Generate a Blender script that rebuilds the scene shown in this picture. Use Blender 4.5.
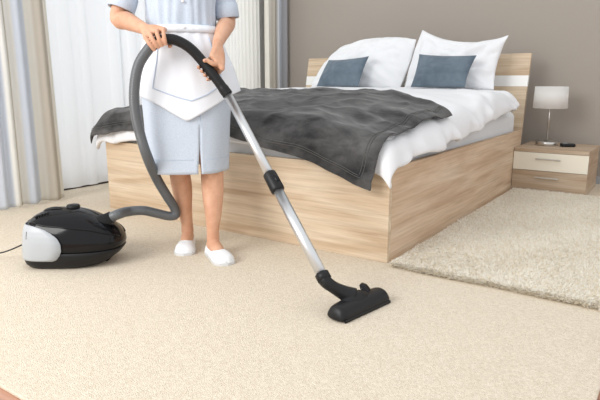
import bpy, bmesh, math, random
import numpy as np
from mathutils import Vector, Matrix, noise

random.seed(4)
rng = np.random.default_rng(4)
for o in list(bpy.data.objects):
    bpy.data.objects.remove(o)
scene = bpy.context.scene
COL = scene.collection
PI = math.pi

# ------------------------------------------------------------------ camera
F_PX, YAW, PITCH = 557.0, -0.605, 0.212
CAM = np.array([1.0546, -2.2254, 0.82])
fw = np.array([math.sin(YAW) * math.cos(PITCH), math.cos(YAW) * math.cos(PITCH), -math.sin(PITCH)])
rt = np.array([math.cos(YAW), -math.sin(YAW), 0.0])
up = np.cross(rt, fw)
cd = bpy.data.cameras.new('camera')
cd.sensor_width = 36.0
cd.lens = F_PX * 36.0 / 600.0
cd.clip_start = 0.05
cam = bpy.data.objects.new('camera', cd)
COL.objects.link(cam)
cam.matrix_world = Matrix(((rt[0], up[0], -fw[0], CAM[0]), (rt[1], up[1], -fw[1], CAM[1]),
                           (rt[2], up[2], -fw[2], CAM[2]), (0, 0, 0, 1)))
scene.camera = cam

# ------------------------------------------------------------------ light
world = bpy.data.worlds.new('world')
scene.world = world
world.use_nodes = True
bg = world.node_tree.nodes['Background']
bg.inputs[0].default_value = (0.97, 0.985, 1.0, 1)
bg.inputs[1].default_value = 0.95


def area(name, loc, target, size, sizey, power, col):
    l = bpy.data.lights.new(name, 'AREA')
    l.shape = 'RECTANGLE'
    l.size = size
    l.size_y = sizey
    l.energy = power
    l.color = col
    o = bpy.data.objects.new(name, l)
    COL.objects.link(o)
    o.location = loc
    o.rotation_euler = (Vector(target) - Vector(loc)).to_track_quat('-Z', 'Y').to_euler()
    return o


area('added_front_key_light', (-1.5, -4.2, 2.4), (-0.2, 0.8, 0.4), 2.4, 1.8, 125, (1.0, 0.985, 0.965))  # unseen key light added front-left of the camera; no window is built there
area('daylight_outside_window', (-3.7, 0.5, 1.4), (-2.0, 0.5, 1.2), 4.4, 2.4, 24, (0.96, 0.98, 1.0))

vs = scene.view_settings
vs.view_transform = 'Standard'
vs.look = 'None'
vs.gamma = 1.0
vs.exposure = 0.16
vs.use_curve_mapping = False

# ------------------------------------------------------------------ helpers
FRAME = {}          # object name -> 4x4 world matrix (numpy) used to localise vertices


def mesh(name, V, F, mat=None, smooth=False):
    me = bpy.data.meshes.new(name)
    me.from_pydata([tuple(map(float, v)) for v in V], [], [tuple(f) for f in F])
    me.update()
    bm = bmesh.new()
    bm.from_mesh(me)
    bmesh.ops.recalc_face_normals(bm, faces=bm.faces)
    bm.to_mesh(me)
    bm.free()
    if smooth:
        me.polygons.foreach_set('use_smooth', [True] * len(me.polygons))
    if mat:
        me.materials.append(mat)
    return me


def tag(o, label=None, cat=None, group=None, kind=None):
    if label: o['label'] = label
    if cat: o['category'] = cat
    if group: o['group'] = group
    if kind: o['kind'] = kind
    return o


def thing(name, label, cat, loc, rotz=0.0, group=None):
    o = bpy.data.objects.new(name, None)
    o.empty_display_size = 0.05
    COL.objects.link(o)
    o.location = loc
    o.rotation_euler = (0, 0, rotz)
    tag(o, label, cat, group)
    M = Matrix.Translation(loc) @ Matrix.Rotation(rotz, 4, 'Z')
    FRAME[o.name] = np.array(M)
    return o


def obj(name, V, F, mat, parent=None, smooth=False, local=False):
    """V in world space unless local; parented parts are localised to their thing; top-level meshes get their origin at the base."""
    V = np.asarray(V, float)
    if parent is not None:
        M = FRAME[parent.name]
        if not local:
            Mi = np.linalg.inv(M)
            V = V @ Mi[:3, :3].T + Mi[:3, 3]
        o = bpy.data.objects.new(name, mesh(name, V, F, mat, smooth))
        COL.objects.link(o)
        o.parent = parent
        FRAME[o.name] = M
    else:
        base = np.array([(V[:, 0].min() + V[:, 0].max()) / 2, (V[:, 1].min() + V[:, 1].max()) / 2, V[:, 2].min()])
        o = bpy.data.objects.new(name, mesh(name, V - base, F, mat, smooth))
        COL.objects.link(o)
        o.location = base
        M = np.eye(4)
        M[:3, 3] = base
        FRAME[o.name] = M
    return o


def boxgeo(lo, hi, bevel=0.0, seg=2):
    bm = bmesh.new()
    bmesh.ops.create_cube(bm, size=1.0)
    lo = np.array(lo); hi = np.array(hi)
    for v in bm.verts:
        v.co = Vector((lo + hi) / 2 + np.array(v.co) * (hi - lo))
    if bevel > 0:
        bmesh.ops.bevel(bm, geom=list(bm.edges), offset=bevel, segments=seg, affect='EDGES', profile=0.5)
    bm.verts.index_update()
    V = np.array([v.co[:] for v in bm.verts])
    F = [[v.index for v in f.verts] for f in bm.faces]
    bm.free()
    return V, F


def box(name, lo, hi, mat, parent=None, bevel=0.003, local=False):
    V, F = boxgeo(lo, hi, bevel)
    return obj(name, V, F, mat, parent, local=local)


def merge(*geos):
    V = []; F = []; n = 0
    for v, f in geos:
        V.append(np.asarray(v, float)); F += [[i + n for i in q] for q in f]; n += len(v)
    return np.vstack(V), F


def loft(rings, closed=True, cap=True):
    n = len(rings[0]); V = np.vstack(rings); F = []
    for i in range(len(rings) - 1):
        for j in range(n if closed else n - 1):
            k = (j + 1) % n
            F.append((i * n + j, i * n + k, (i + 1) * n + k, (i + 1) * n + j))
    if cap and closed:
        F.append(tuple(range(n))[::-1])
        m = (len(rings) - 1) * n
        F.append(tuple(range(m, m + n)))
    return V, F


def grid(P):
    a, b = P.shape[:2]
    F = [(i * b + j, i * b + j + 1, (i + 1) * b + j + 1, (i + 1) * b + j) for i in range(a - 1) for j in range(b - 1)]
    return P.reshape(-1, 3), F


def catmull(P, n):
    """resample control points as a smooth curve with n points, evenly in arc length"""
    P = np.asarray(P, float)
    Q = np.vstack([2 * P[0] - P[1], P, 2 * P[-1] - P[-2]])
    out = []
    for i in range(1, len(Q) - 2):
        for t in np.linspace(0, 1, 40, endpoint=False):
            a, b, c, d = Q[i - 1], Q[i], Q[i + 1], Q[i + 2]
            out.append(0.5 * (2 * b + (c - a) * t + (2 * a - 5 * b + 4 * c - d) * t * t + (3 * b - a - 3 * c + d) * t ** 3))
    out.append(P[-1])
    out = np.array(out)
    s = np.concatenate([[0], np.cumsum(np.linalg.norm(np.diff(out[:, :3], axis=0), axis=1))])
    t = np.linspace(0, s[-1], n)
    return np.stack([np.interp(t, s, out[:, k]) for k in range(out.shape[1])], 1)


def tube(P, R, seg=12, cap=True, flat=None, rounded=False):
    """tube through points P; R radius or list; flat = (squash, axis) scales the section along an axis"""
    P = np.asarray(P, float)
    R = np.full(len(P), R) if np.isscalar(R) else np.asarray(R, float)
    if rounded:
        d0 = P[0] - P[1]; d0 /= np.linalg.norm(d0)
        d1 = P[-1] - P[-2]; d1 /= np.linalg.norm(d1)
        ang = [75, 50, 25]
        P = np.vstack([[P[0] + d0 * R[0] * math.sin(math.radians(a)) for a in ang], P,
                       [P[-1] + d1 * R[-1] * math.sin(math.radians(a)) for a in ang[::-1]]])
        R = np.concatenate([[R[0] * math.cos(math.radians(a)) for a in ang], R, [R[-1] * math.cos(math.radians(a)) for a in ang[::-1]]])
    T = np.gradient(P, axis=0)
    T /= np.linalg.norm(T, axis=1)[:, None] + 1e-12
    ref = np.array([0, 0, 1.0]) if abs(T[0][2]) < 0.9 else np.array([1.0, 0, 0])
    n = np.cross(T[0], ref); n /= np.linalg.norm(n)
    rings = []
    for i in range(len(P)):
        n = n - T[i] * (n @ T[i]); n /= np.linalg.norm(n)
        b = np.cross(T[i], n)
        a = np.linspace(0, 2 * PI, seg, endpoint=False)
        off = R[i] * (np.cos(a)[:, None] * n + np.sin(a)[:, None] * b)
        if flat is not None:
            ax = np.array(flat[1], float); ax = ax / np.linalg.norm(ax)
            off = off + (flat[0] - 1) * (off @ ax)[:, None] * ax
        rings.append(P[i] + off)
    return loft(rings, True, cap)


def lathe(prof, c, seg=32):
    a = np.linspace(0, 2 * PI, seg, endpoint=False)
    rings = [np.stack([c[0] + r * np.cos(a), c[1] + r * np.sin(a), np.full(seg, c[2] + z)], 1) for r, z in prof]
    return loft(rings)


def nz(p, s=1.0, seed=0.0):
    return noise.noise(Vector((p[0] * s + seed, p[1] * s - seed * 0.7, p[2] * s + seed * 1.3)))


def sstep(a, b, x):
    t = np.clip((np.asarray(x, float) - a) / (b - a), 0, 1)
    return t * t * (3 - 2 * t)


def solidify(o, th, sub=0):
    m = o.modifiers.new('thickness', 'SOLIDIFY')
    m.thickness = th
    m.offset = -1
    if sub:
        s = o.modifiers.new('smooth', 'SUBSURF')
        s.levels = s.render_levels = sub
    return o


def ray(px, py):
    return fw + rt * (px - 300) / F_PX - up * (py - 200) / F_PX


def on(px, py, axis, val):
    d = ray(px, py)
    return CAM + d * (val - CAM[axis]) / d[axis]


# ------------------------------------------------------------------ materials
def srgb(r, g, b):
    f = lambda c: (c / 255 / 12.92) if c / 255 <= 0.04045 else ((c / 255 + 0.055) / 1.055) ** 2.4
    return (f(r), f(g), f(b), 1.0)


def mat(name, base, rough=0.6, metal=0.0, spec=0.5):
    m = bpy.data.materials.new(name)
    m.use_nodes = True
    p = m.node_tree.nodes['Principled BSDF']
    p.inputs['Base Color'].default_value = base
    p.inputs['Roughness'].default_value = rough
    p.inputs['Metallic'].default_value = metal
    p.inputs['Specular IOR Level'].default_value = spec
    return m


def N(m, kind, **kw):
    n = m.node_tree.nodes.new(kind)
    for k, v in kw.items():
        setattr(n, k, v)
    return n


def L(m, a, ai, b, bi):
    m.node_tree.links.new(a.outputs[ai], b.inputs[bi])


def coords(m, scale=(1, 1, 1), out='Object'):
    tc = N(m, 'ShaderNodeTexCoord'); mp = N(m, 'ShaderNodeMapping')
    mp.inputs['Scale'].default_value = scale
    L(m, tc, out, mp, 'Vector')
    return mp


def noisy(m, c1, c2, scale, detail=4, lo=0.35, hi=0.65, vec=None, stretch=(1, 1, 1), rough=0.6):
    p = m.node_tree.nodes['Principled BSDF']
    mp = vec or coords(m, stretch)
    t = N(m, 'ShaderNodeTexNoise'); t.inputs['Scale'].default_value = scale; t.inputs['Detail'].default_value = detail
    t.inputs['Roughness'].default_value = rough
    L(m, mp, 0, t, 'Vector')
    r = N(m, 'ShaderNodeValToRGB')
    r.color_ramp.elements[0].position = lo; r.color_ramp.elements[0].color = c1
    r.color_ramp.elements[1].position = hi; r.color_ramp.elements[1].color = c2
    L(m, t, 'Fac', r, 'Fac'); L(m, r, 'Color', p, 'Base Color')
    return t, r


def bump(m, scale, strength, dist=0.002, detail=3, stretch=(1, 1, 1), tex=None):
    p = m.node_tree.nodes['Principled BSDF']
    if tex is None:
        mp = coords(m, stretch)
        tex = N(m, 'ShaderNodeTexNoise'); tex.inputs['Scale'].default_value = scale; tex.inputs['Detail'].default_value = detail
        L(m, mp, 0, tex, 'Vector')
    b = N(m, 'ShaderNodeBump'); b.inputs['Strength'].default_value = strength; b.inputs['Distance'].default_value = dist
    L(m, tex, 0, b, 'Height'); L(m, b, 'Normal', p, 'Normal')
    return b


def oak(name, axis, dark=1.0, warm=0):
    """sawn light oak: long streaks along an axis, fine pores, some figure"""
    m = mat(name, (1, 1, 1, 1), 0.55, 0, 0.3)
    nt = m.node_tree
    st = [1.0, 1.0, 1.0]; st[axis] = 0.10
    st2 = [1.0, 1.0, 1.0]; st2[axis] = 0.025
    mp = coords(m, st); mp2 = coords(m, st2)
    big = N(m, 'ShaderNodeTexNoise'); big.inputs['Scale'].default_value = 11; big.inputs['Detail'].default_value = 5; big.inputs['Distortion'].default_value = 1.0
    fine = N(m, 'ShaderNodeTexNoise'); fine.inputs['Scale'].default_value = 95; fine.inputs['Detail'].default_value = 4; fine.inputs['Roughness'].default_value = 0.65
    L(m, mp, 0, big, 'Vector'); L(m, mp2, 0, fine, 'Vector')
    c = lambda r, g, b: srgb(r * dark, g * dark, b * dark)
    r1 = N(m, 'ShaderNodeValToRGB')
    e = r1.color_ramp.elements
    e[0].position = 0.30; e[0].color = c(196, 165 - warm, 136 - warm)
    e[1].position = 0.70; e[1].color = c(227, 206 - warm, 182 - warm)
    k = e.new(0.48); k.color = c(214, 188 - warm, 160 - warm)
    L(m, big, 'Fac', r1, 'Fac')
    r2 = N(m, 'ShaderNodeValToRGB')
    r2.color_ramp.elements[0].position = 0.36; r2.color_ramp.elements[0].color = (0.66, 0.62, 0.58, 1)
    r2.color_ramp.elements[1].position = 0.56; r2.color_ramp.elements[1].color = (1, 1, 1, 1)
    L(m, fine, 'Fac', r2, 'Fac')
    mx = N(m, 'ShaderNodeMix', data_type='RGBA', blend_type='MULTIPLY')
    mx.inputs[0].default_value = 0.48
    nt.links.new(r1.outputs['Color'], mx.inputs[6]); nt.links.new(r2.outputs['Color'], mx.inputs[7])
    nt.links.new(mx.outputs[2], nt.nodes['Principled BSDF'].inputs['Base Color'])
    bump(m, 0, 0.12, 0.001, tex=fine)
    return m


OAK_X = oak('oak_grain_x', 0, 0.985, -4)
OAK_Y = oak('oak_grain_y', 1, 0.985, 1)  # warmer than the foot panel: light on that side put into the colour
OAK_D = oak('oak_nightstand', 0, 0.88)
OAK_DY = oak('oak_nightstand_side', 1, 0.88)

PLANK = oak('warm_wood_floor', 0, 0.86, 28)

TAUPE = mat('taupe_wall_paint', srgb(168, 160, 151), 0.85, 0, 0.2)
bump(TAUPE, 220, 0.08, 0.001)
WHITEP = mat('white_paint', srgb(232, 231, 228), 0.6)
SKIRTING = mat('grey_skirting', srgb(175, 176, 180), 0.5)
STRIP = mat('white_gloss_strip', srgb(240, 240, 238), 0.3)
CREAM = mat('cream_gloss_drawer', srgb(240, 234, 218), 0.25)
CHROME = mat('brushed_steel', (0.62, 0.6, 0.57, 1), 0.3, 1.0)
ALU = mat('matt_aluminium_tube', (0.70, 0.71, 0.72, 1), 0.36, 1.0)
DARK = mat('dark_shadow_gap', srgb(70, 62, 54), 0.8)

CARPET = mat('beige_cut_pile_carpet', (1, 1, 1, 1), 0.95, 0, 0.05)
noisy(CARPET, srgb(205, 190, 168), srgb(241, 230, 212), 120, 6, 0.32, 0.66, rough=0.8)
bump(CARPET, 260, 0.8, 0.006, 3)
RUGBASE = mat('rug_backing', srgb(248, 241, 226), 0.95, 0, 0.05)

SHEET = mat('white_cotton', srgb(233, 234, 236), 0.8, 0, 0.2)
bump(SHEET, 600, 0.1, 0.001)
MATTR = mat('mattress_ticking', srgb(226, 228, 230), 0.85, 0, 0.2)
bump(MATTR, 60, 0.15, 0.003)

BLANKET = mat('charcoal_velour', (1, 1, 1, 1), 0.8, 0, 0.15)
noisy(BLANKET, srgb(38, 38, 39), srgb(94, 93, 92), 7.0, 7, 0.36, 0.68, stretch=(0.8, 1.5, 1.2))[0].inputs['Distortion'].default_value = 0.25  # lighter streaks paint velvet crease highlights into the colour
BLANKET.node_tree.nodes['Principled BSDF'].inputs['Sheen Weight'].default_value = 0.2
bump(BLANKET, 34, 0.25, 0.006, 4)
SEAM = mat('charcoal_hem_stitching', srgb(92, 91, 89), 0.8)
CUSH = mat('slate_blue_velvet', (1, 1, 1, 1), 0.75, 0, 0.15)
noisy(CUSH, srgb(84, 98, 110), srgb(112, 126, 137), 6, 4, 0.3, 0.7)
CUSH.node_tree.nodes['Principled BSDF'].inputs['Sheen Weight'].default_value = 0.25
bump(CUSH, 25, 0.15, 0.004)

BLACKG = mat('gloss_black_plastic', (0.005, 0.005, 0.006, 1), 0.12, 0, 0.28)
BLACKM = mat('matt_black_plastic', (0.012, 0.012, 0.013, 1), 0.42, 0, 0.28)
GREYP = mat('silver_grey_plastic', srgb(178, 182, 186), 0.4)
HOSE = mat('grey_ribbed_hose', srgb(100, 103, 106), 0.34, 0.2)
SCREEN = mat('phone_screen', (0.01, 0.012, 0.015, 1), 0.08)

SKIN = mat('skin', srgb(206, 150, 116), 0.5, 0, 0.4)
noisy(SKIN, srgb(205, 154, 124), srgb(219, 172, 143), 14, 3, 0.35, 0.65)
_p = SKIN.node_tree.nodes['Principled BSDF']
_p.inputs['Subsurface Weight'].default_value = 0.12
_p.inputs['Subsurface Radius'].default_value = (0.01, 0.004, 0.002)
NAIL = mat('fingernail', srgb(226, 176, 158), 0.3)
HAIR = mat('brown_hair', srgb(70, 48, 34), 0.5)
EYE = mat('eye_white', srgb(235, 235, 232), 0.2)
LIPS = mat('lips', srgb(176, 96, 86), 0.4)
CHAMB = mat('pale_blue_chambray', (1, 1, 1, 1), 0.85, 0, 0.15)
noisy(CHAMB, srgb(188, 199, 213), srgb(206, 215, 227), 320, 2, 0.35, 0.65)
bump(CHAMB, 500, 0.2, 0.001)
APRON = mat('white_apron_cotton', srgb(234, 238, 244), 0.8, 0, 0.2)
bump(APRON, 500, 0.1, 0.001)
PIPING = mat('pale_blue_piping', srgb(190, 204, 222), 0.8)
SHOEM = mat('white_canvas_shoe', srgb(236, 238, 240), 0.7)
SOLEM = mat('white_rubber_sole', srgb(214, 215, 216), 0.5)
BUTTON = mat('white_button', srgb(245, 245, 245), 0.3)


def cloth_translucent(name, c, trans=0.4, bands=None):
    m = bpy.data.materials.new(name)
    m.use_nodes = True
    nt = m.node_tree
    nt.nodes.remove(nt.nodes['Principled BSDF'])
    out = nt.nodes['Material Output']
    d = N(m, 'ShaderNodeBsdfDiffuse'); t = N(m, 'ShaderNodeBsdfTranslucent'); mx = N(m, 'ShaderNodeMixShader')
    mx.inputs[0].default_value = trans
    if bands:
        uv = N(m, 'ShaderNodeTexCoord'); sx = N(m, 'ShaderNodeSeparateXYZ')
        L(m, uv, 'UV', sx, 0)
        r = N(m, 'ShaderNodeValToRGB')
        el = r.color_ramp.elements
        el[0].position = bands[0][0]; el[0].color = bands[0][1]
        el[1].position = bands[-1][0]; el[1].color = bands[-1][1]
        for pos, cc in bands[1:-1]:
            e = el.new(pos); e.color = cc
        L(m, sx, 0, r, 'Fac')
        L(m, r, 0, d, 'Color'); L(m, r, 0, t, 'Color')
    else:
        d.inputs[0].default_value = c; t.inputs[0].default_value = c
    L(m, d, 0, mx, 1); L(m, t, 0, mx, 2); L(m, mx, 0, out, 0)
    return m


SHADE = cloth_translucent('white_lamp_shade', srgb(250, 249, 247), 0.5)
SHEER = cloth_translucent('white_sheer_voile', srgb(238, 240, 242), 0.4)
SHEERC = cloth_translucent('cream_voile', srgb(243, 242, 238), 0.45)
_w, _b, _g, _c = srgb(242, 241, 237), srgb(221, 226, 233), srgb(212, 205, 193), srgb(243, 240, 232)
DRAPE = cloth_translucent('drape_fold_shade_bands', None, 0.35, [  # beige bands put the shade of the folds into the cloth colour
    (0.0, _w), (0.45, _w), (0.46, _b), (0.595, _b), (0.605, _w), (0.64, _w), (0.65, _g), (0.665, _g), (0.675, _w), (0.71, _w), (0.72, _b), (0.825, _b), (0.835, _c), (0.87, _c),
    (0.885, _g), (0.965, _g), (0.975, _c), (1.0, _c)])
DRAPE2 = cloth_translucent('grey_drape', None, 0.12, [
    (0.0, _c), (0.25, _c), (0.3, _g), (0.5, _g), (0.55, _b), (0.75, _b), (0.8, srgb(168, 168, 172)), (1.0, srgb(168, 168, 172))])


def glassmat():
    m = bpy.data.materials.new('window_glass')
    m.use_nodes = True
    nt = m.node_tree
    nt.nodes.remove(nt.nodes['Principled BSDF'])
    a = N(m, 'ShaderNodeBsdfTransparent'); g = N(m, 'ShaderNodeBsdfGlossy'); mx = N(m, 'ShaderNodeMixShader')
    g.inputs['Roughness'].default_value = 0.02
    mx.inputs[0].default_value = 0.06
    L(m, a, 0, mx, 1); L(m, g, 0, mx, 2); L(m, mx, 0, nt.nodes['Material Output'], 0)
    return m


GLASS = glassmat()

# ------------------------------------------------------------------ the room
YB, XL, ZC, ZF = 2.80, -2.80, 2.55, -0.03


def struct(o):
    o['kind'] = 'structure'
    return o


floor = struct(box('floor', (XL - 0.1, -3.2, -0.10), (2.6, YB + 0.1, -0.026), PLANK, None, 0))
# wooden boards where the carpet leaves the floor bare (in front of it and to its right)
CX1, CY0 = 0.945, -1.55
pl_me = mesh('plank', *boxgeo((-0.598, -0.069, -0.007), (0.598, 0.069, 0.007), 0.002, 1), PLANK)
fl = np.array(floor.location)


def plank(x, y):
    o = bpy.data.objects.new('plank', pl_me)
    COL.objects.link(o)
    o.parent = floor
    o.location = Vector((x, y, -0.019)) - Vector(fl)


row = 0
y = -3.12
while y < YB - 0.05:
    off = (row * 0.43) % 1.2
    x = XL + 0.6 + off - 1.2
    while x < 2.05:
        if -2.85 < x - 0.6 and (y < CY0 + 0.10 or x + 0.6 > CX1 - 0.05):
            plank(x, y)
        x += 1.2
    y += 0.14
    row += 1

struct(box('wall_back', (XL - 0.1, YB, -0.05), (2.6, YB + 0.1, ZC), TAUPE, None, 0))
struct(box('baseboard_back', (XL, YB - 0.014, -0.012), (2.6, YB - 0.0005, 0.06), SKIRTING, None, 0.003))
# window wall: piers, lintel and low threshold around a wide window
WY0, WY1, WZ0, WZ1 = -1.6, 2.45, 0.06, 2.25
V, F = merge(boxgeo((XL - 0.1, -3.2, -0.05), (XL, WY0, ZC)), boxgeo((XL - 0.1, WY1, -0.05), (XL, YB - 0.001, ZC)),
             boxgeo((XL - 0.1, WY0, WZ1), (XL, WY1, ZC)), boxgeo((XL - 0.1, WY0, -0.05), (XL, WY1, WZ0)))
struct(obj('wall_left', V, F, WHITEP))
struct(box('baseboard_left', (XL + 0.0005, -3.1, -0.012), (XL + 0.016, YB - 0.016, 0.055), DARK, None, 0.002))  # dark colour paints in the shaded gap below the sheers
win = struct(obj('window_1', *merge(
    boxgeo((XL - 0.08, WY0, WZ0), (XL - 0.02, WY1, WZ0 + 0.06)), boxgeo((XL - 0.08, WY0, WZ1 - 0.06), (XL - 0.02, WY1, WZ1)),
    *[boxgeo((XL - 0.08, yy - 0.03, WZ0 + 0.06), (XL - 0.02, yy + 0.03, WZ1 - 0.06)) for yy in np.linspace(WY0 + 0.03, WY1 - 0.03, 4)]), WHITEP))
ys = np.linspace(WY0 + 0.03, WY1 - 0.03, 4)
for i in range(3):
    box('pane', (XL - 0.054, ys[i] + 0.03, WZ0 + 0.06), (XL - 0.046, ys[i + 1] - 0.03, WZ1 - 0.06), GLASS, win, 0)

# ------------------------------------------------------------------ carpet and shag rug
V, F = boxgeo((XL + 0.018, CY0, -0.012), (CX1, YB - 0.016, 0.0), 0.004, 2)
tag(obj('carpet', V, F, CARPET), 'large beige cut-pile carpet covering most of the bedroom floor', 'carpet')

RX0, RX1, RY0, RY1 = 0.035, 0.915, -0.03, 2.10
rug = tag(obj('shag_rug', *boxgeo((RX0, RY0 + 0.02, 0.0), (RX1, RY1, 0.015), 0.005, 2), RUGBASE),
          'thick cream shag rug beside the oak bed', 'rug')


def shag():
    n = 105000
    x = RX0 + rng.random(n) * (RX1 - RX0)
    y = RY0 + rng.random(n) * (RY1 - RY0)
    # a denser fringe along the edges that show
    k = 9000
    x = np.concatenate([x, RX0 + rng.random(k) * (RX1 - RX0)]); y = np.concatenate([y, RY0 + rng.random(k) * 0.025])
    n += k
    az = rng.random(n) * 2 * PI
    # tufts lie over in slowly changing directions
    fx = np.sin(x * 9 + 2 * np.sin(y * 5)); fy = np.cos(y * 8 + 2 * np.sin(x * 6))
    lean = 0.006 + 0.013 * rng.random(n)
    dx = np.cos(az) * lean + 0.006 * fx
    dy = np.sin(az) * lean + 0.006 * fy
    dy[-k:] -= 0.016
    h = 0.010 + 0.011 * rng.random(n)
    w = 0.0017 + 0.0012 * rng.random(n)
    h[-k:] *= rng.random(k) * 0.8 + 0.2
    wa = az + PI / 2 + rng.normal(0, 0.5, n)
    wx, wy = np.cos(wa) * w, np.sin(wa) * w
    z0 = np.full(n, 0.013); z0[-k:] = 0.001 + 0.014 * rng.random(k)
    rows = []
    for t, sc in ((0.0, 1.0), (0.55, 1.15), (1.0, 0.45)):
        cx = x + dx * t ** 1.6; cy = y + dy * t ** 1.6; cz = z0 + h * (t - 0.18 * t * t)
        rows.append(np.stack([cx - wx * sc, cy - wy * sc, cz], 1)); rows.append(np.stack([cx + wx * sc, cy + wy * sc, cz], 1))
    V = np.stack(rows, 1).reshape(-1, 3)
    b = (np.arange(n) * 6)[:, None]
    F = np.vstack([b + np.array([[0, 1, 3, 2]]), b + np.array([[2, 3, 5, 4]])])
    M = FRAME[rug.name]
    V = V - M[:3, 3]
    me = bpy.data.meshes.new('pile')
    me.vertices.add(len(V)); me.vertices.foreach_set('co', V.astype(np.float32).ravel())
    me.loops.add(F.size); me.loops.foreach_set('vertex_index', F.astype(np.int32).ravel())
    me.polygons.add(len(F)); me.polygons.foreach_set('loop_start', (np.arange(len(F)) * 4).astype(np.int32))
    me.polygons.foreach_set('loop_total', np.full(len(F), 4, np.int32))
    me.update()
    at = me.attributes.new('yarn', 'FLOAT', 'POINT')
    at.data.foreach_set('value', np.repeat(rng.random(n), 6).astype(np.float32))
    m = mat('cream_wool_yarn', (1, 1, 1, 1), 0.9, 0, 0.1)
    a = N(m, 'ShaderNodeAttribute', attribute_name='yarn')
    r = N(m, 'ShaderNodeValToRGB')
    r.color_ramp.elements[0].color = srgb(238, 229, 210); r.color_ramp.elements[1].color = srgb(255, 253, 248)
    r.color_ramp.elements[0].position = 0.0; r.color_ramp.elements[1].position = 0.7
    L(m, a, 'Fac', r, 'Fac'); L(m, r, 0, m.node_tree.nodes['Principled BSDF'], 'Base Color')
    pb = m.node_tree.nodes['Principled BSDF']
    tr_ = N(m, 'ShaderNodeBsdfTranslucent'); mx = N(m, 'ShaderNodeMixShader'); mx.inputs[0].default_value = 0.5
    L(m, r, 0, tr_, 'Color'); L(m, pb, 0, mx, 1); L(m, tr_, 0, mx, 2); L(m, mx, 0, m.node_tree.nodes['Material Output'], 0)
    me.materials.append(m)
    o = bpy.data.objects.new('pile', me)
    COL.objects.link(o)
    o.parent = rug
    o['kind'] = 'stuff'


shag()

# ------------------------------------------------------------------ curtains
def curtain(name, label, y0, y1, x0, zb, zt, prof, material, group=None, cat='curtain', cols=160, flare=0.0, th=0.0, hem=False):
    """hanging cloth along the window wall; prof(s) gives the fold offset in x for s in 0..1"""
    zs = np.array([zb, zb + 0.03, zb + 0.06, zb + 0.3, 0.9, 1.4, zt - 0.2, zt])
    s = np.linspace(0, 1, cols)
    P = np.zeros((len(zs), cols, 3))
    for i, z in enumerate(zs):
        k = (z - zb) / (zt - zb)
        amp = 1.0 + 0.25 * (1 - k)
        ph = 0.010 * math.sin(z * 2.1 + y0)
        P[i, :, 1] = y0 + (y1 - y0) * s + ph * np.sin(s * PI)
        P[i, :, 0] = x0 + prof(s) * amp + flare * (1 - k)
        P[i, :, 2] = z
    V, F = grid(P)
    o = obj(name, V, F, material, None, True)
    me = o.data
    uv = me.uv_layers.new(name='UVMap')
    us = np.tile(s, len(zs)); vsx = np.repeat(zs, cols)
    li = np.zeros(len(me.loops), np.int32); me.loops.foreach_get('vertex_index', li)
    uv.data.foreach_set('uv', np.stack([us[li], vsx[li]], 1).astype(np.float32).ravel())
    tag(o, label, cat, group)
    if th:
        solidify(o, th)
    return o


def wave(s, n, amp, seed=0.0, sharp=1.0):
    a = 2 * PI * (n * s + 0.22 * np.sin(2 * PI * s * 1.7 + seed))
    w = np.sin(a + seed)
    return amp * np.sign(w) * np.abs(w) ** sharp * (0.75 + 0.25 * np.sin(9 * s + seed))


ZT = 2.42
curtain('drape', 'drape hanging in deep folds beside the black vacuum, beige bands painting the fold shade', -0.90, -0.005, -2.52, 0.012, ZT,
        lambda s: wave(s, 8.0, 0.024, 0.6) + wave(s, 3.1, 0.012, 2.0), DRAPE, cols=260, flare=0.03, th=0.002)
curtain('sheer_curtain', 'flat white sheer curtain panel beside the banded drape, left of the standing woman', -0.05, 0.70, -2.68, 0.032, ZT,
        lambda s: wave(s, 3.5, 0.016, 1.2, 0.55), SHEER, 'sheer curtains on the window wall', cols=120)
curtain('sheer_curtain', 'white sheer curtain with shallow folds hanging behind the standing woman', 0.68, 1.62, -2.655, 0.032, ZT,
        lambda s: wave(s, 8.0, 0.016, 2.2, 0.6), SHEER, 'sheer curtains on the window wall', cols=180)
curtain('sheer_curtain', 'cream sheer curtain with tight narrow pleats, right of the standing woman', 1.60, 2.44, -2.67, 0.032, ZT,
        lambda s: wave(s, 16.0, 0.02, 0.4, 0.9), SHEERC, 'sheer curtains on the window wall', cols=260)
curtain('drape', 'narrow grey and beige drape gathered in the corner by the taupe wall', 2.42, 2.77, -2.58, 0.012, ZT,
        lambda s: wave(s, 3.6, 0.04, 0.9), DRAPE2, cols=120, th=0.002)
rail = thing('curtain_rail', 'white curtain rail above the window', 'curtain rail', (-2.6, 0.9, ZT))
box('track', (-2.72, -1.5, ZT + 0.002), (-2.48, 2.79, ZT + 0.03), WHITEP, rail, 0.004)
for yy in (-1.3, 0.1, 1.4, 2.7):
    box('bracket', (XL + 0.0005, yy - 0.02, ZT + 0.03), (-2.55, yy + 0.02, ZT + 0.05), WHITEP, rail, 0.002)

# ------------------------------------------------------------------ bed
BW, BL, BH = 2.0, 2.33, 0.44
bed = thing('bed_frame', 'light oak double bed frame with panelled base and white-striped headboard', 'bed', (-1.0, 1.1, 0.0))
box('foot_panel', (-BW, 0, 0), (0, 0.03, BH), OAK_X, bed, 0.002)
box('side_panel', (-0.028, 0.0305, 0), (0, BL, BH - 0.001), OAK_Y, bed, 0.002)
box('side_panel', (-BW, 0.0305, 0), (-BW + 0.028, BL, BH - 0.001), OAK_Y, bed, 0.002)
box('slat_base', (-BW + 0.029, 0.031, 0.18), (-0.029, BL - 0.002, 0.22), OAK_Y, bed, 0.002)


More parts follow.
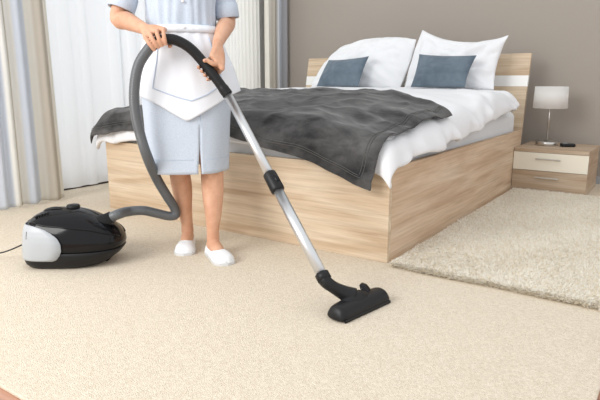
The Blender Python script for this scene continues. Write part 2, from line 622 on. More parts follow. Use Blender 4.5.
def hb(name, z0, z1, m, y_extra=0.0, th=0.03):
    """a headboard board on the leaning plane"""
    lean = 0.19
    yb = lambda z: BL + 0.012 + lean * (z - BH) + y_extra
    V, F = boxgeo((-BW - 0.075, 0, 0), (-0.004, 1, 1), 0)
    W = V.copy()
    W[:, 2] = z0 + V[:, 2] * (z1 - z0)
    W[:, 1] = [yb(z) + th * t for z, t in zip(W[:, 2], V[:, 1])]
    return obj(name, W, F, m, bed)


h1 = hb('headboard_board', 0.0, 0.772, OAK_X)
h2 = hb('headboard_strip', 0.7725, 0.856, STRIP, -0.002)
h2['label'] = 'white horizontal strip across the headboard'
h3 = hb('headboard_board', 0.8565, 1.025, OAK_X)

V, F = boxgeo((-1.955, 0.045, 0.222), (-0.045, BL - 0.03, 0.585), 0.05, 4)
tag(obj('mattress', V, F, MATTR, None, True), 'pale grey-white mattress lying inside the oak bed frame', 'mattress')

# bedding: one draping surface, top height plus drops over the foot and the two long sides
XR_, XL_, YF_ = 0.012, -2.035, -0.035
RAD = 0.10


def ztop(x, y):
    z = 0.625 + 0.105 * sstep(-0.05, 1.0, y) - 0.05 * sstep(-0.5, 0.0, x) * (1 - sstep(0.9, 1.7, y)) - 0.02 * sstep(-0.5, 0, x)
    return z - 0.015 * sstep(-1.6, -2.0, x) + 0.028 * sstep(1.0, 1.5, y)


def side(u, edge, sign):
    """arc-length coordinate -> (position, drop) past a rounded edge; sign +1 for the right edge"""
    e = edge - sign * RAD
    d = (u - e) * sign
    if d <= 0:
        return u, 0.0
    q = RAD * PI / 2
    if d < q:
        a = d / RAD
        return e + sign * RAD * math.sin(a), RAD * (1 - math.cos(a))
    return edge, RAD + (d - q)


def arc_for_drop(drop):
    """distance past the rounding start that gives a drop"""
    if drop <= RAD:
        return RAD * math.acos(1 - drop / RAD)
    return RAD * PI / 2 + drop - RAD


def S(u, v, off, wr):
    if u > -1.0:
        x, dx = side(u, XR_ + off, 1)
    else:
        x, dx = side(u, XL_ - off, -1)
    y, dy = side(v, YF_ - off, -1)
    z = ztop(x, y) - dx - dy + off
    return np.array([x, y, z]) + wr(u, v, dx, dy)


def drape_obj(name, nu, nv, urange, vrange, off, wr, m, th, sub=1):
    P = np.zeros((nv, nu, 3))
    for j in range(nv):
        q = j / (nv - 1)
        for i in range(nu):
            p = i / (nu - 1)
            u0, u1 = urange(q); v0, v1 = vrange(p)
            P[j, i] = S(u0 + (u1 - u0) * p, v0 + (v1 - v0) * q, off, wr)
    V, F = grid(P)
    o = obj(name, V, F, m, None, True)
    # make sure the outside is up, for the thickness to go inwards
    nrm = np.array(o.data.polygons[len(o.data.polygons) // 2].normal)
    if nrm[2] < 0:
        o.data.flip_normals()
    solidify(o, th, sub)
    return o, P


DU_R = lambda yn: np.interp(yn, [-0.1, 0.0, 0.25, 0.6, 1.0, 1.5, 1.85, 2.1], [0.09, 0.10, 0.115, 0.14, 0.155, 0.16, 0.14, 0.10])
DU_F = lambda xn: np.interp(xn, [-2.05, -1.85, -1.5, -1.0, -0.5, -0.2, 0.0], [0.13, 0.18, 0.15, 0.12, 0.13, 0.14, 0.135])


def duvet_wr(u, v, dx, dy):
    n1 = nz((u, v, 0), 3.0, 3.1); n2 = nz((u, v, 0), 9.0, 7.7)
    edge = sstep(0.02, 0.12, dx) if u > -1 else 0.0
    fold = edge * sstep(-0.05, 0.25, v) * (0.013 * math.sin(v * 19 + 5 * n1) + 0.008 * math.sin(v * 41 + 1.3 + 6 * n1) + 0.012 * n2)
    fold += (1 - edge) * sstep(-0.6, -0.05, u) * 0.009 * math.sin(v * 20 + 9 * u + 6 * n1)
    fr = sstep(0.02, 0.1, dy) * 0.012 * math.sin(u * 23 + 3 * n1)
    z = 0.012 * n1 + 0.007 * n2 + (fold if edge < 0.5 else 0.3 * fold)
    puff = 0.02 * edge
    return np.array([(fold + puff) * edge, -abs(fr), z - 0.012 * edge * math.sin(v * 17 + 2 * n1)])


def duv_u(q):
    yn = -0.1 + 2.2 * q
    return XL_ + RAD - arc_for_drop(0.10), XR_ - RAD + arc_for_drop(float(DU_R(yn)))


def duv_v(p):
    xn = -2.05 + 2.07 * p
    return YF_ + RAD - arc_for_drop(float(DU_F(xn))), 2.08


duv, _ = drape_obj('duvet', 120, 120, duv_u, duv_v, 0.0, duvet_wr, SHEET, 0.035, 1)
tag(duv, 'puffy white duvet spread over the bed, spilling over its right side', 'duvet')

BL_F = lambda xn: np.interp(xn, [-2.06, -1.95, -1.83, -1.7, -1.3, -0.88, -0.45, -0.25, -0.05], [0.12, 0.15, 0.145, 0.135, 0.11, 0.115, 0.185, 0.22, 0.25])


def bl_wr(u, v, dx, dy):
    w = duvet_wr(u, v, 0, 0)
    n1 = nz((u, v, 0.5), 4.0, 1.1)
    r1 = 1 - abs(nz((u * 0.8 + v * 0.5, v * 1.1 - u * 0.4, 0), 5.0, 5.5))
    r2 = 1 - abs(nz((u + v * 0.6, v * 0.5, 0), 9.0, 2.5))
    d = 0.014 * (r1 ** 3) + 0.007 * (r2 ** 4) + 0.008 * n1
    f = sstep(0.03, 0.12, dy)
    return np.array([0, -f * (0.010 + 0.8 * d + 0.012 * (1 + math.sin(u * 9 + 2 * n1))), w[2] * 1.0 + (d + 0.012) * (1 - 0.7 * f)])


def bl_u(q):
    r = np.interp(q, [0, 0.25, 0.5, 0.85, 1.0], [-0.045, -0.01, -0.015, 0.0, 0.035])
    return XL_ + RAD - arc_for_drop(0.11), XR_ - RAD + arc_for_drop(0.03) + r


def bl_v(p):
    xn = -2.06 + 2.02 * p
    return YF_ + RAD - arc_for_drop(float(BL_F(xn))), 0.98 - 0.08 * p - 0.16 * sstep(0.75, 1.0, p)


bla, BP = drape_obj('throw_blanket', 150, 110, bl_u, bl_v, 0.012, bl_wr, BLANKET, 0.007, 1)
tag(bla, 'dark charcoal velour throw blanket draped across the foot of the bed', 'blanket')
# two rows of hem stitching along the front and right edge
for k in (4, 5):
    line = BP[k, 3:-k] + np.array([0, -0.004, 0.001])
    s = obj('hem_seam', *tube(line, 0.0013, 6), SEAM, bla, True)
    line = BP[k:-4, -k - 1] + np.array([0.001, 0, 0.003])
    s = obj('hem_seam', *tube(line, 0.0013, 6), SEAM, bla, True)


def pillow(name, label, corners, sag, thick, y0, lean, m, cat, group, seed, wr=0.01, power=0.55):
    """soft cushion standing on the bed; corners (x, z) bl br tr tl; sag inward per edge bottom right top left"""
    n = 37
    bl, br, tr, tl = [np.array(c, float) for c in corners]
    rows = []
    for sgn in (-1, 1):
        P = np.zeros((n, n, 3))
        for j in range(n):
            v = -1 + 2 * j / (n - 1)
            for i in range(n):
                u = -1 + 2 * i / (n - 1)
                a, b = (u + 1) / 2, (v + 1) / 2
                c = (bl * (1 - a) + br * a) * (1 - b) + (tl * (1 - a) + tr * a) * b
                ku, kv = 1 - u * u, 1 - v * v
                c = c + np.array([0, 1.0]) * (sag[0] * ku * (1 - b) - sag[2] * ku * b) + np.array([1.0, 0]) * (sag[3] * kv * (1 - a) - sag[1] * kv * a)
                t = thick * 0.5 * (max(ku * kv, 0) ** power)
                nn = nz((u * 1.3, v * 1.3, sgn * 2), 1.5, seed)
                rad = math.atan2(v, u)
                crease = 0.8 * (1 - abs(nz((u * 0.8 + v * 0.5, v * 0.7 - u * 0.6, sgn), 2.6, seed + 3))) ** 4 + 0.5 * math.sin(rad * 9 + seed + 3 * nn) * (u * u + v * v) * 0.3
                t = t * (1 + 0.15 * nn) - wr * crease * (ku * kv) ** 0.3
                for cu, cv in ((-1, -1), (1, -1), (1, 1), (-1, 1)):
                    dd = math.hypot(u - cu, v - cv)
                    t += wr * 0.28 * math.sin(math.atan2(v - cv, u - cu) * 15 + seed * 3 + 2.5 * nn) * math.exp(-1.3 * dd) * min(1, dd * 2) * (ku * kv) ** 0.3
                y = y0 + lean * (c[1] - min(bl[1], br[1]))
                ln = math.hypot(1, lean)
                P[j, i] = (c[0], y + sgn * t / ln, c[1] - sgn * t * lean / ln)
        rows.append(P)
    V1, F1 = grid(rows[0]); V2, F2 = grid(rows[1])
    V, F = merge((V1, F1), (V2, F2))
    o = obj(name, V, F, m, None, True)
    bm = bmesh.new(); bm.from_mesh(o.data)
    bmesh.ops.remove_doubles(bm, verts=bm.verts, dist=1e-4)
    bmesh.ops.recalc_face_normals(bm, faces=bm.faces)
    bm.to_mesh(o.data); bm.free()
    for p in o.data.polygons: p.use_smooth = True
    s = o.modifiers.new('smooth', 'SUBSURF'); s.levels = s.render_levels = 1
    tag(o, label, cat, group)
    return o


pillow('pillow', 'white bed pillow with two peaked corners, nearest the nightstand', [(-0.90, 0.745), (-0.16, 0.745), (-0.125, 1.16), (-0.845, 1.235)],
       (0.0, 0.03, 0.085, -0.01), 0.24, 2.09, 0.42, SHEET, 'pillow', 'white bed pillows', 1.7, 0.045)
pillow('pillow', 'white bed pillow leaning farther from the nightstand, its upper left corner drooping', [(-1.82, 0.745), (-0.925, 0.745), (-0.868, 1.15), (-1.60, 1.105)],
       (0.0, -0.015, -0.05, -0.04), 0.26, 2.09, 0.42, SHEET, 'pillow', 'white bed pillows', 8.2, 0.045)
pillow('cushion', 'slate blue velvet cushion against the peaked pillow nearest the nightstand', [(-0.745, 0.765), (-0.31, 0.765), (-0.265, 1.0), (-0.725, 1.02)],
       (0.0, 0.015, 0.012, 0.012), 0.13, 1.87, 0.38, CUSH, 'cushion', 'blue velvet cushions', 4.2, 0.008)
pillow('cushion', 'slate blue velvet cushion farther from the nightstand, half sunk behind the duvet', [(-1.61, 0.765), (-1.19, 0.765), (-1.15, 1.015), (-1.54, 0.99)],
       (0.0, 0.015, 0.012, 0.0), 0.13, 1.87, 0.38, CUSH, 'cushion', 'blue velvet cushions', 6.2, 0.008)

# ------------------------------------------------------------------ nightstand, lamp, phone
NX0, NX1, NY0, NY1, NH = 0.003, 0.513, 2.13, 2.66, 0.325
ns = thing('nightstand', 'low oak nightstand with one cream and one wooden drawer', 'nightstand', ((NX0 + NX1) / 2, (NY0 + NY1) / 2, 0))
box('top', (NX0, NY0, NH - 0.026), (NX1, NY1, NH), OAK_D, ns, 0.002)
box('side_panel', (NX0, NY0 + 0.02, 0.0), (NX0 + 0.018, NY1, NH - 0.0265), OAK_DY, ns, 0.001)
box('side_panel', (NX1 - 0.018, NY0 + 0.02, 0.0), (NX1, NY1, NH - 0.0265), OAK_DY, ns, 0.001)
box('back_panel', (NX0 + 0.0185, NY1 - 0.01, 0.0), (NX1 - 0.0185, NY1, NH - 0.0265), OAK_D, ns, 0)
box('plinth', (NX0 + 0.0185, NY0 + 0.03, 0.0), (NX1 - 0.0185, NY0 + 0.045, 0.02), OAK_D, ns, 0)


def drawer(z0, z1, m):
    d = box('drawer', (NX0, NY0 + 0.001, z0), (NX1, NY0 + 0.019, z1), m, ns, 0.0015)
    xc = (NX0 + NX1) / 2 - 0.01
    zc = z0 + (z1 - z0) * 0.68
    bar = boxgeo((xc - 0.085, NY0 - 0.026, zc - 0.005), (xc + 0.085, NY0 - 0.016, zc + 0.005), 0.002)
    l1 = boxgeo((xc - 0.07, NY0 - 0.017, zc - 0.004), (xc - 0.062, NY0 + 0.001, zc + 0.004))
    l2 = boxgeo((xc + 0.062, NY0 - 0.017, zc - 0.004), (xc + 0.07, NY0 + 0.001, zc + 0.004))
    h = obj('handle', *merge(bar, l1, l2), CHROME, d)
    h['label'] = 'brushed steel bar handle'
    return d


drawer(0.165, NH - 0.028, CREAM)['label'] = 'cream gloss drawer'
drawer(0.018, 0.162, OAK_D)

lx, ly = 0.172, 2.42
lamp = thing('table_lamp', 'small table lamp with white drum shade and steel base on the nightstand', 'lamp', (lx, ly, NH))
obj('base', *lathe([(0.0785, 0), (0.08, 0.002), (0.08, 0.028), (0.078, 0.031), (0.01, 0.032)], (lx, ly, NH), 40), CHROME, lamp, True)
obj('pole', *lathe([(0.0065, 0.031), (0.0065, 0.40)], (lx, ly, NH), 16), CHROME, lamp, True)
sh_out = [(0.124, 0.285), (0.118, 0.448)]
a = np.linspace(0, 2 * PI, 48, endpoint=False)
rg = lambda r, z: np.stack([lx + r * np.cos(a), ly + r * np.sin(a), np.full(48, NH + z)], 1)
sh = obj('lamp_shade', *loft([rg(0.1215, 0.285), rg(0.124, 0.285), rg(0.118, 0.448), rg(0.1155, 0.448), rg(0.1215, 0.285)], True, False), SHADE, lamp, True)
spk = [tube([(lx, ly, NH + 0.40), (lx + 0.115 * math.cos(t), ly + 0.115 * math.sin(t), NH + 0.42)], 0.002, 6) for t in (0.3, 2.4, 4.5)]
obj('shade_spider', *merge(*spk), CHROME, sh)
obj('bulb', *lathe([(0.012, 0.32), (0.013, 0.345), (0.03, 0.37), (0.028, 0.39), (0.012, 0.40)], (lx, ly, NH), 16), EYE, lamp, True)

ph = thing('mobile_phone', 'small black mobile phone lying on the nightstand beside the lamp', 'phone', (0.325, 2.40, NH), 0.45)
V, F = boxgeo((-0.052, -0.028, 0.0005), (0.052, 0.028, 0.026), 0.011, 4)
obj('case', V, F, BLACKM, ph, True, True)
box('screen', (-0.002, -0.018, 0.0255), (0.036, 0.018, 0.0268), SCREEN, ph, 0.0005, True)
kg = [boxgeo((-0.036 + 0.009 * i, -0.016 + 0.0115 * j, 0.0255), (-0.030 + 0.009 * i, -0.008 + 0.0115 * j, 0.0270), 0.0005) for i in range(4) for j in range(3)]
obj('keypad', *merge(*kg), GREYP, ph, False, True)

# ------------------------------------------------------------------ the woman
O = np.array([-0.95, -0.30, 0.0])
TH = math.atan2(CAM[1] - O[1], CAM[0] - O[0]) + PI / 2
er = np.array([math.cos(TH), math.sin(TH), 0.0])
eb = np.array([math.sin(TH), -math.cos(TH), 0.0])
woman = thing('person', 'woman in pale blue uniform dress and white apron holding the vacuum hose', 'person', tuple(O), TH)


def lw(P):
    """(across, towards the camera, up) about the woman -> world"""
    P = np.atleast_2d(np.asarray(P, float))
    return O + P[:, :1] * er + P[:, 1:2] * eb + P[:, 2:3] * np.array([0, 0, 1.0])


def loc(px, py, b):
    d = ray(px, py)
    t = (b - (CAM - O) @ eb) / (d @ eb)
    p = CAM + t * d - O
    return np.array([p @ er, b, p[2]])


def ell(c, r, seg=20, rings=12):
    c = np.array(c, float)
    a = np.linspace(0, 2 * PI, seg, endpoint=False)
    R_ = []
    for t in np.linspace(-PI / 2 + 0.08, PI / 2 - 0.08, rings):
        R_.append(np.stack([c[0] + r[0] * math.cos(t) * np.cos(a), c[1] + r[1] * math.cos(t) * np.sin(a), np.full(seg, c[2] + r[2] * math.sin(t))], 1))
    return loft(R_)


def chain(pts, n=24, seg=18, **k):
    """pts rows (a, b, z, r) -> smooth tapering limb, in woman coordinates"""
    Q = catmull(pts, n)
    return tube(Q[:, :3], np.maximum(Q[:, 3], 0.002), seg, True, rounded=True, **k)


# --- hose / handle centreline (woman coordinates), needed by the hands
HB = 0.265
hand_ctrl = [loc(150.5, 46.5, 0.255), loc(158, 41.5, 0.258), loc(168, 39, 0.262), loc(179, 41.5, HB), loc(191, 49, HB + 0.005), loc(203, 62, 0.275), loc(214.5, 76.5, 0.29), loc(228, 95, 0.31)]
HANDLE = catmull(hand_ctrl, 80)
HR = 0.0225


def hose_at(px):
    """handle point + tangent nearest to a pixel column of the photograph"""
    xs = []
    for p in HANDLE:
        w = lw(p)[0] - CAM
        xs.append(300 + F_PX * (w @ rt) / (w @ fw))
    i = int(np.argmin(np.abs(np.array(xs) - px)))
    i = min(max(i, 1), len(HANDLE) - 2)
    t = HANDLE[i + 1] - HANDLE[i - 1]
    return HANDLE[i], t / np.linalg.norm(t)


geos = []
# legs
legR = [(-0.085, 0.05, 0.86, 0.088), (-0.082, 0.06, 0.64, 0.076), (-0.052, 0.06, 0.46, 0.056), (-0.042, 0.045, 0.395, 0.050), (-0.033, 0.015, 0.30, 0.0505),
        (-0.026, 0.005, 0.20, 0.039), (-0.017, 0.0, 0.125, 0.0295), (-0.015, 0.0, 0.075, 0.031)]
legL = [(0.085, 0.05, 0.86, 0.088), (0.104, 0.075, 0.64, 0.074), (0.112, 0.115, 0.46, 0.058), (0.112, 0.125, 0.395, 0.054), (0.112, 0.13, 0.30, 0.0525),
        (0.109, 0.17, 0.20, 0.040), (0.104, 0.185, 0.125, 0.0295), (0.103, 0.19, 0.075, 0.031)]
geos += [chain(legR), chain(legL)]
FEET = [((-0.015, 0.0), -0.12), ((0.103, 0.19), 0.30)]      # ankle, toe-out towards screen right


def foot_pt(k, x, f, z):
    (ax, ab), yaw = FEET[k]
    return (ax + x * math.cos(yaw) + f * math.sin(yaw), ab + f * math.cos(yaw) - x * math.sin(yaw), z)


for k in (0, 1):
    geos.append(chain([(*foot_pt(k, 0, -0.035, 0.040), 0.024), (*foot_pt(k, 0, 0.0, 0.05), 0.031), (*foot_pt(k, 0, 0.05, 0.044), 0.030),
                       (*foot_pt(k, 0, 0.10, 0.030), 0.022), (*foot_pt(k, 0, 0.14, 0.024), 0.015)]))
# trunk and head
geos.append(chain([(0.005, 0.04, 0.80, 0.125), (0.005, 0.045, 0.92, 0.135), (0.0, 0.03, 1.08, 0.112), (0.0, 0.02, 1.22, 0.125), (0, 0.005, 1.33, 0.125), (0, -0.01, 1.40, 0.09)], seg=24, flat=(0.78, (0, 1, 0))))
geos.append(chain([(-0.17, -0.01, 1.375, 0.048), (0, -0.01, 1.395, 0.058), (0.17, -0.01, 1.375, 0.048)]))
geos.append(chain([(0, -0.01, 1.38, 0.055), (0, 0.0, 1.44, 0.049), (0, 0.015, 1.50, 0.050)]))
HC = (0, 0.035, 1.575)
geos += [ell(HC, (0.072, 0.088, 0.098)), ell((0, 0.055, 1.525), (0.055, 0.062, 0.058)), ell((0, 0.085, 1.478), (0.024, 0.022, 0.018)),
         chain([(0, 0.118, 1.578, 0.008), (0, 0.132, 1.552, 0.012), (0, 0.124, 1.545, 0.014)], 8, 10),
         ell((-0.073, 0.03, 1.56), (0.008, 0.018, 0.03)), ell((0.073, 0.03, 1.56), (0.008, 0.018, 0.03))]
# arms
elbR = np.array([*loc(118.5, 17, 0.03)]); wrR = np.array([*loc(146, 29.5, 0.20)])
elbL = np.array([0.214, -0.005, 1.098]); wrL = np.array([*loc(217.5, 44, 0.205)])
shR = np.array([-0.178, -0.01, 1.375]); shL = np.array([0.178, -0.01, 1.375])


def armgeo(sh_, el, wr):
    m1 = (sh_ + el) / 2
    f1 = el + (wr - el) * 0.32
    f2 = el + (wr - el) * 0.7
    return chain([(*sh_, 0.048), (*m1, 0.044), (*el, 0.0385), (*f1, 0.040), (*f2, 0.031), (*wr, 0.0245)], 30)


geos += [armgeo(shR, elbR, wrR), armgeo(shL, elbL, wrL)]
FRONT = np.array([0, 1.0, 0])
nails = []


def around(c, t, phi, r, zero, ninety):
    return c + r * (math.cos(phi) * zero + math.sin(phi) * ninety)


def finger(pts, r0):
    q = np.array(pts)
    rr = np.linspace(r0, r0 * 0.78, len(q))
    return chain(np.hstack([q, rr[:, None]]), 16, 10)


# her right hand (screen left) lies over the top of the handle, four fingers curling down in front of it
cols = [151.5, 156.0, 160.5, 165.0]
ln = [0.93, 1.0, 1.02, 0.95]
mcps = []
for i, px in enumerate(cols):
    c, t = hose_at(px)
    f = FRONT - t * (FRONT @ t); f /= np.linalg.norm(f)
    upv = np.cross(t, f)
    if upv[2] < 0: upv = -upv
    rr = HR + 0.0085
    A = lambda ph, r=rr: around(c, t, math.radians(ph), r, f, upv)
    pts = [A(118, rr + 0.014), A(96, rr + 0.010), A(62, rr + 0.005), A(34, rr + 0.003), A(4, rr + 0.001), A(-22 * ln[i], rr - 0.0005), A(-48 * ln[i], rr - 0.001)]
    geos.append(finger(pts, 0.0102))
    mcps.append(pts[0])
    tip = pts[-1]; prev = pts[-2]
    nails.append((tip * 0.8 + prev * 0.2 + (tip - c) / np.linalg.norm(tip - c) * 0.0062, (tip - c) / np.linalg.norm(tip - c), (tip - prev) / np.linalg.norm(tip - prev)))
for m_ in mcps:       # palm: tapering rays from wrist to each knuckle
    geos.append(chain([(*wrR, 0.0215), (*((wrR + m_) / 2 + np.array([0, 0, 0.003])), 0.019), (*m_, 0.0128)], 14, 12))
geos.append(chain([(*((wrR + mcps[0]) / 2), 0.015), (*((wrR + mcps[3]) / 2), 0.015)], 8, 12))
geos.append(chain([(*m_, 0.0125) for m_ in mcps], 12, 12))
c, t = hose_at(169.5)
f = FRONT - t * (FRONT @ t); f /= np.linalg.norm(f)
upv = np.cross(t, f); upv = upv if upv[2] > 0 else -upv
B_ = lambda cc, ph, r: around(cc, t, math.radians(ph), r, f, upv)
c0, _ = hose_at(160)
geos.append(finger([wrR + (mcps[2] - wrR) * 0.25, B_(c0, 160, HR + 0.016), B_((c0 + c) / 2, 185, HR + 0.011), B_(c, 215, HR + 0.009), B_(c, 245, HR + 0.009)], 0.0125))

# her left hand (screen right) holds the handle from its right side, fingers round the back, thumb over the front
c1, t1 = hose_at(207.5)
right = np.array([1.0, 0, 0.35]); 
mcps = []
for i, px in enumerate([203.5, 207.0, 210.5, 213.8]):
    c, t = hose_at(px)
    rv = np.array([1.0, 0, 0.6]); rv -= t * (rv @ t); rv /= np.linalg.norm(rv)
    bk = -FRONT + t * (FRONT @ t); bk /= np.linalg.norm(bk)
    rr = HR + 0.0085
    A = lambda ph, r=rr: around(c, t, math.radians(ph), r, rv, bk)
    pts = [A(-6, rr + 0.016), A(22, rr + 0.011), A(60, rr + 0.004), A(95, rr + 0.002), A(130, rr), A(165, rr), A(198 - 4 * i, rr)]
    geos.append(finger(pts, 0.0095))
    mcps.append(pts[0])
    tip = pts[-1]; prev = pts[-2]
    o_ = (tip - c) / np.linalg.norm(tip - c)
    nails.append((tip * 0.85 + prev * 0.15 + o_ * 0.006, o_, (tip - prev) / np.linalg.norm(tip - prev)))
for m_ in mcps:
    geos.append(chain([(*wrL, 0.0215), (*((wrL + m_) / 2 + np.array([0.004, 0.004, 0])), 0.019), (*m_, 0.0125)], 14, 12))
geos.append(chain([(*((wrL + mcps[0]) / 2), 0.015), (*((wrL + mcps[3]) / 2), 0.015)], 8, 12))
geos.append(chain([(*m_, 0.0125) for m_ in mcps], 12, 12))
ct, tt = hose_at(205)
rv = np.array([1.0, 0, 0.6]); rv -= tt * (rv @ tt); rv /= np.linalg.norm(rv)
fr = FRONT - tt * (FRONT @ tt); fr /= np.linalg.norm(fr)
Tm = lambda cc, ph, r: around(cc, tt, math.radians(ph), r, rv, fr)
ca, _ = hose_at(209); cb, _ = hose_at(204)
thumb = [wrL + (mcps[0] - wrL) * 0.3 + np.array([0, 0.006, 0]), Tm(ca, 8, HR + 0.022), Tm(ca, 38, HR + 0.013), Tm(ct, 58, HR + 0.010), Tm(cb, 76, HR + 0.009)]
geos.append(finger(thumb, 0.0118))
o_ = (thumb[-1] - cb) / np.linalg.norm(thumb[-1] - cb)
nails.append((thumb[-1] + o_ * 0.0085, o_, (thumb[-1] - thumb[-2]) / np.linalg.norm(thumb[-1] - thumb[-2])))

V, F = merge(*geos)
tmp = bpy.data.objects.new('tmp_body', mesh('tmp_body', V, F))
COL.objects.link(tmp)
rm = tmp.modifiers.new('r', 'REMESH'); rm.mode = 'VOXEL'; rm.voxel_size = 0.0036; rm.use_smooth_shade = True
sm = tmp.modifiers.new('s', 'SMOOTH'); sm.factor = 0.5; sm.iterations = 4
dg = bpy.context.evaluated_depsgraph_get()
me = bpy.data.meshes.new_from_object(tmp.evaluated_get(dg))
n = len(me.vertices)
co = np.zeros(n * 3, np.float32); me.vertices.foreach_get('co', co)
co = co.reshape(-1, 3)
co[:, 1] *= -1                      # (across, towards camera, up) -> person's local frame
me.vertices.foreach_set('co', co.ravel())
me.flip_normals()
me.polygons.foreach_set('use_smooth', [True] * len(me.polygons))
me.materials.clear(); me.materials.append(SKIN)
me.name = 'body'
bpy.data.objects.remove(tmp)
body = bpy.data.objects.new('body', me)
COL.objects.link(body)
body.parent = woman
FRAME[body.name] = FRAME[woman.name]


def wpart(name, geo, m, parent=None, smooth=True):
    V, F = geo
    return obj(name, lw(V), F, m, parent or woman, smooth)


for (p, n_, t_) in nails:
    s_ = np.cross(n_, t_)
    R_ = []
    for k_, (dz, sc) in enumerate(((0.0, 1.0), (0.0012, 0.7))):
        a = np.linspace(0, 2 * PI, 10, endpoint=False)
        R_.append(p + n_ * dz + sc * (0.0042 * np.cos(a)[:, None] * s_ + 0.0055 * np.sin(a)[:, None] * t_))
    wpart('fingernail', loft(R_), NAIL, body)
for s_ in (-1, 1):
    e = wpart('eye', ell((s_ * 0.03, 0.108, 1.582), (0.014, 0.010, 0.008)), EYE, body)
    wpart('iris', ell((s_ * 0.03, 0.1165, 1.582), (0.006, 0.003, 0.006)), HAIR, body)
    wpart('eyebrow', chain([(s_ * 0.014, 0.122, 1.602, 0.003), (s_ * 0.032, 0.119, 1.607, 0.003), (s_ * 0.048, 0.105, 1.602, 0.002)], 10, 8), HAIR, body)
wpart('mouth', chain([(-0.02, 0.108, 1.518, 0.003), (0, 0.1165, 1.517, 0.006), (0.02, 0.108, 1.518, 0.003)], 10, 8), LIPS, body)
# hair: cap swept back into a bun
hv, hf = ell((0, 0.022, 1.595), (0.084, 0.098, 0.100), 28, 18)
hv = hv.copy()
face = (hv[:, 1] > 0.055) & (hv[:, 2] < 1.635)
hv[face, 1] = 0.055 + (hv[face, 1] - 0.055) * 0.1
wpart('hair', merge((hv, hf), ell((0, -0.09, 1.62), (0.04, 0.04, 0.04))), HAIR)

# --- dress: bodice and skirt in one loft with a slit, a little above the body
SLIT = math.radians(-76)
#        z     ax     cx     rx     ry    cy
DR = np.array([
    [1.462, 0.000, 0.066, 0.064, -0.004], [1.446, 0.000, 0.120, 0.074, -0.008], [1.428, 0.000, 0.185, 0.080, -0.008], [1.400, 0.000, 0.212, 0.088, -0.005], [1.370, 0.000, 0.205, 0.098, 0.000], [1.300, 0.000, 0.172, 0.118, 0.010],
    [1.230, 0.000, 0.166, 0.130, 0.020], [1.150, 0.000, 0.155, 0.122, 0.028], [1.060, 0.000, 0.152, 0.118, 0.035], [1.020, 0.003, 0.163, 0.124, 0.040],
    [0.960, 0.006, 0.183, 0.136, 0.044], [0.880, 0.010, 0.203, 0.148, 0.048], [0.800, 0.010, 0.210, 0.154, 0.050], [0.720, 0.009, 0.207, 0.156, 0.052],
    [0.640, 0.006, 0.202, 0.156, 0.056], [0.560, 0.004, 0.198, 0.156, 0.060], [0.480, 0.003, 0.194, 0.156, 0.064], [0.430, 0.002, 0.192, 0.156, 0.066], [0.398, 0.002, 0.191, 0.156, 0.067]])


def dress_ring(z):
    zz = DR[::-1, 0]
    return [np.interp(z, zz, DR[::-1, k]) for k in (1, 2, 3, 4)]


def dress_pt(th, z, off=0.0):
    cx, rx, ry, cy = dress_ring(z)
    n1 = nz((math.cos(th) * 1.5, math.sin(th) * 1.5, z * 2), 1.6, 2.0)
    fold = 0.004 * n1
    if z > 1.05:                      # gathers above the waistband
        fold += 0.0045 * math.sin(th * 22 + 4 * n1) * sstep(1.36, 1.08, z) * 1.0 + 0.006 * nz((th * 2, z * 6, 0), 1.3, 4.0)
    elif z < 0.8:
        fold += 0.004 * math.sin(th * 5 + 0.8) * sstep(0.8, 0.4, z)
    r = 1.0
    c, s = math.cos(th), math.sin(th)
    e = 0.9
    return np.array([cx + (rx + fold + off) * math.copysign(abs(c) ** e, c), cy - (ry + fold + off) * math.copysign(abs(s) ** e, s), z])


zs = np.concatenate([np.linspace(1.462, 1.0, 40), np.linspace(0.985, 0.398, 36)])
nt_ = 110
P = np.zeros((len(zs), nt_, 3))
for i, z in enumerate(zs):
    gap = 0.006 + 0.032 * float(sstep(0.53, 0.40, z))
    for j in range(nt_):
        th = SLIT + gap + (2 * PI - 2 * gap) * j / (nt_ - 1) - 0.012 * float(sstep(0.7, 0.4, z))
        P[i, j] = dress_pt(th, z)
        if z <= 0.64 and (j < 2 or j > nt_ - 3): P[i, j, 1] += 0.002
if True:
    V, F = grid(P)
    top = [i * nt_ for i in range(len(zs))]
    # close the seam above the slit
    for i in range(len(zs) - 1):
        if zs[i + 1] > 0.615:
            F.append((i * nt_ + nt_ - 1, i * nt_, (i + 1) * nt_, (i + 1) * nt_ + nt_ - 1))
dress = wpart('dress', (V, F), CHAMB)
solidify(dress, 0.003)
wpart('skirt_hem', merge(*[tube(P[-5, 2:-2] * np.array([1, 1, 1]) + np.array([0, 0.0005, 0]), 0.0012, 5)]), PIPING, dress)
for z in (1.16, 1.23):
    p = dress_pt(math.radians(-88), z, 0.003)
    bt = tube([p + np.array([0, 0.0, 0]), p + np.array([0, 0.004, 0])], 0.0065, 14)
    wpart('button', bt, BUTTON, dress)
sm_ = np.array([dress_pt(SLIT, z, 0.0008) for z in np.linspace(1.0, 0.535, 30)])
wpart('front_seam', tube(sm_, 0.0016, 6), PIPING, dress)
# white bib collar whose tip just reaches into view at the chest
bib = []
for v_ in np.linspace(0, 1, 9):
    z = 1.34 - v_ * 0.125
    half = 0.55 * math.sqrt(max(1 - v_ ** 2, 0.003))
    bib.append([dress_pt(math.radians(-90) + half * k, z, 0.008) for k in np.linspace(-1, 1, 13)])
bo = wpart('white_collar', grid(np.array(bib)), APRON)
solidify(bo, 0.002)


